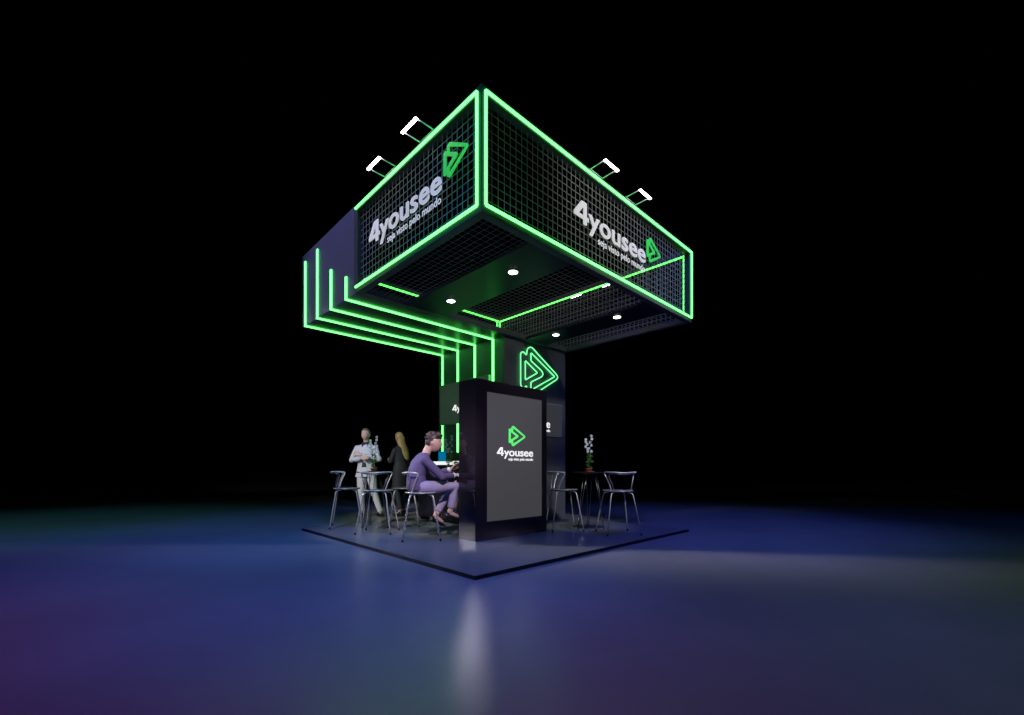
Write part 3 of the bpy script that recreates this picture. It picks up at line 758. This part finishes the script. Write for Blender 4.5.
torso_into(bm, [((0, 0, .55), .20, .155), ((0, 0, .75), .19, .145), ((0, 0, .95), .18, .135), ((0, 0, 1.10), .145, .115), ((0, 0, 1.25), .165, .12), ((0, 0, 1.36), .175, .108), ((0, 0, 1.42), .12, .085), ((0, 0, 1.455), .065, .06)])
for A in (A1, A2):
    a, b, c = map(Vector, A)
    a = a+Vector((-.022 if a.x > 0 else .022, 0, -.020)); tube(bm, [a, a.lerp(b, .4), b, b.lerp(c, .5), b.lerp(c, .93)], [.058, .056, .052, .048, .042], 14); ellipsoid(bm, b, (.052,)*3); ellipsoid(bm, a, (.060,)*3)
obj('coat', fuse(bm, .012, 4), M_COAT, body, True)
bm = bmesh.new()
for s_ in (1, -1):
    h, k, a = Vector((s_*.085, 0, .93)), Vector((s_*.085, .02, .52)), Vector((s_*.07, -.02+.05*s_, .15))
    limb(bm, [h, h.lerp(k, .5), k, k.lerp(a, .4), a], [.10, .085, .066, .062, .054], 14)
obj('trousers', fuse(bm, .012, 4), M_COAT, body, True)
for s_ in (1, -1): shoe('heeled_shoe', (s_*.07, -.0+.05*s_, 0), (0, 1, 0), body, M_SHOE, .235, .06)
p.scale = (1.055,)*3

# --- seated man in the violet sweater
def quiff(bm):
    for i, (x, y, z, r) in enumerate(((-.03, .085, .098, .026), (.0, .092, .100, .028), (.03, .085, .098, .026), (.055, .055, .090, .026), (.0, .05, .125, .04), (.02, -.02, .130, .045), (-.02, -.06, .11, .045), (.04, -.07, .06, .042))):
        ellipsoid(bm, hc+hr @ Vector((x, y*.96, z*.93))*1.1, (r*1.4, r*1.1, r*.65), 10, 8, hr @ Matrix.Rotation(.3*i, 3, 'Z'))
def seated(name_label, loc, d, scale): return thing('person', name_label, 'person', loc, face_angle(d))
F = RT2*.886+FW2*.464
p = seated('dark haired man in a violet sweater and pale jeans sitting left of the kiosk', (.81, 2.195, PZ-.030), F, 1)
hr = Matrix.Rotation(-.50, 3, 'Z') @ Matrix.Rotation(-.05, 3, 'X'); hc = Vector((.02, .185, 1.392))
SB = [((0, -.055, .72), .16, .12), ((0, -.06, .80), .165, .125), ((0, -.065, .92), .150, .115), ((0, -.035, 1.02), .165, .12), ((0, .0, 1.12), .18, .115), ((0, .03, 1.20), .13, .085), ((0, .05, 1.245), .06, .055)]
bm = bmesh.new()
torso_into(bm, [(c, a*.9, b*.9) for c, a, b in SB])
tube(bm, [(0, .05, 1.17), (.01, .12, 1.34)], [.062, .056], 12)
head_into(bm, hc, hr, 1.15)
hipn, kn, an = Vector((.10, -.02, .755)), Vector((.125, .47, .765)), Vector((.12, .385, .385))
hipf, kf, af = Vector((-.10, -.02, .755)), Vector((-.10, .49, .75)), Vector((-.06, .22, .32))
for h, k, a in ((hipn, kn, an), (hipf, kf, af)):
    limb(bm, [h, h.lerp(k, .5), k, k.lerp(a, .35), a], [.088, .072, .054, .050, .036]); ellipsoid(bm, k, (.055,)*3)
    dfoot = Vector((0, .12, -.05)) if a is an else Vector((0, .10, -.06))
    tube(bm, [a, a+dfoot*.6, a+dfoot*1.3], [.036, .034, .022], 8)
A1 = ((.19, .01, 1.145), (.245, .235, .905), (.12, .455, .925)); A2 = ((-.19, .03, 1.15), (-.21, .27, .935), (-.06, .47, 1.01))
arm_into(bm, *A1, 1.05); hand_into(bm, A1[2], (-.35, .9, .1), (-.3, 0, -1), 1.05, .45, 1)
arm_into(bm, *A2, 1.05); hand_into(bm, A2[2], (.25, .6, .65), (.5, .5, -.5), 1.05, .6, -1)
body = obj('body', fuse(bm, .0085), M_SKIN, p, True)
face_bits(body, hc, hr, 1.15)
obj('hair', fuse(hair_mesh(hc, hr, 1.15, lambda x, y, z: (z > .34) or (y < -.16 and z > -.50) or (y < .10 and z > .10) or (abs(x) > .6 and y < .25 and z > .0), .015, quiff), .007, 5), M_HAIRB, body, True)
bm = bmesh.new()
torso_into(bm, [(c, a*1.05, b*1.12) for c, a, b in SB])
for A in (A1, A2):
    a, b, c = map(Vector, A)
    a = a+Vector((-.012 if a.x > 0 else .012, 0, -.010)); tube(bm, [a, a.lerp(b, .4), b, b.lerp(c, .5), b.lerp(c, .86)], [.066, .063, .056, .050, .042], 14); ellipsoid(bm, b, (.056,)*3); ellipsoid(bm, a, (.068,)*3)
obj('sweater', fuse(bm, .012, 4), M_SWEAT, body, True)
for A in (A1, A2):
    a, b, c = map(Vector, A)
    obj('cuff', tubebm([b.lerp(c, .84), b.lerp(c, .97)], [.040, .038], 12), M_CUFF, body, True)
bm = bmesh.new()
for h, k, a in ((hipn, kn, an), (hipf, kf, af)):
    limb(bm, [h+Vector((0, -.03, 0)), h.lerp(k, .5), k, k.lerp(a, .4), k.lerp(a, .82)], [.100, .088, .068, .060, .054], 14); ellipsoid(bm, k, (.068,)*3)
torso_into(bm, [((0, -.05, .70), .15, .12), ((0, -.055, .80), .17, .13)])
obj('jeans', fuse(bm, .012, 4), M_JEANS, body, True)
shoe('shoe', (.12, .385, .305), (0, 1, -.30), body, M_SHOE, .26); shoe('shoe', (-.06, .22, .24), (0, 1, -.45), body, M_SHOE, .26)

# --- second sitter, almost wholly behind the kiosk: shin, shoe and raised hand show at its edge
F = -RT2*.97+FW2*.25
p = seated('person sitting behind the black kiosk, only a bare shin and a hand showing', (2.02, 2.25, PZ), F, 1)
hr = Matrix.Rotation(0.0, 3, 'Z'); hc = Vector((0, .03, 1.40))
SB = [((0, -.05, .72), .16, .12), ((0, -.05, .80), .165, .125), ((0, -.04, .92), .13, .10), ((0, -.03, 1.05), .145, .11), ((0, -.02, 1.15), .16, .095), ((0, -.01, 1.215), .11, .075), ((0, 0, 1.25), .05, .05)]
bm = bmesh.new()
torso_into(bm, [(c, a*.93, b*.93) for c, a, b in SB])
tube(bm, [(0, 0, 1.20), (0, .01, 1.33)], [.048, .045], 12); head_into(bm, hc, hr, .95)
legs = [(Vector((s_*.09, -.02, .75)), Vector((s_*.07, .44, .75)), Vector((s_*.06, .46, .30))) for s_ in (1, -1)]
for h, k, a in legs:
    limb(bm, [h, h.lerp(k, .5), k, k.lerp(a, .35), a], [.085, .07, .050, .048, .031]); ellipsoid(bm, k, (.05,)*3)
    tube(bm, [a, a+Vector((0, .06, -.06)), a+Vector((0, .13, -.10))], [.031, .028, .018], 8)
A1 = ((.17, 0, 1.16), (.20, .20, .98), (.12, .43, 1.03)); A2 = ((-.17, 0, 1.16), (-.20, .20, .97), (-.05, .40, 1.00))
arm_into(bm, *A1, .9); hand_into(bm, A1[2], (-.1, .8, .5), (-.8, .2, -.2), .92, .6, 1)
arm_into(bm, *A2, .9); hand_into(bm, A2[2], (.3, .9, .1), (.3, 0, -1), .92, .5, -1)
body = obj('body', fuse(bm, .0085), M_SKIN, p, True)
face_bits(body, hc, hr, .95)
obj('hair', hair_mesh(hc, hr, .95, lambda x, y, z: (z > .42) or (y < -.05 and z > -.6), .014), M_HAIRB, body, True)
bm = bmesh.new(); torso_into(bm, [(c, a*1.04, b*1.08) for c, a, b in SB])
for h, k, a in legs: limb(bm, [h, h.lerp(k, .5), h.lerp(k, .96)], [.10, .088, .066], 12)
for A in (A1, A2):
    a, b, c = map(Vector, A); tube(bm, [a, a.lerp(b, .5), a.lerp(b, .8)], [.062, .056, .05], 12)
obj('dress', fuse(bm, .012, 4), M_PLUM, body, True)
for h, k, a in legs: shoe('shoe', (a.x, a.y+.01, .205), (0, 1, -.35), body, M_SHOE, .235)
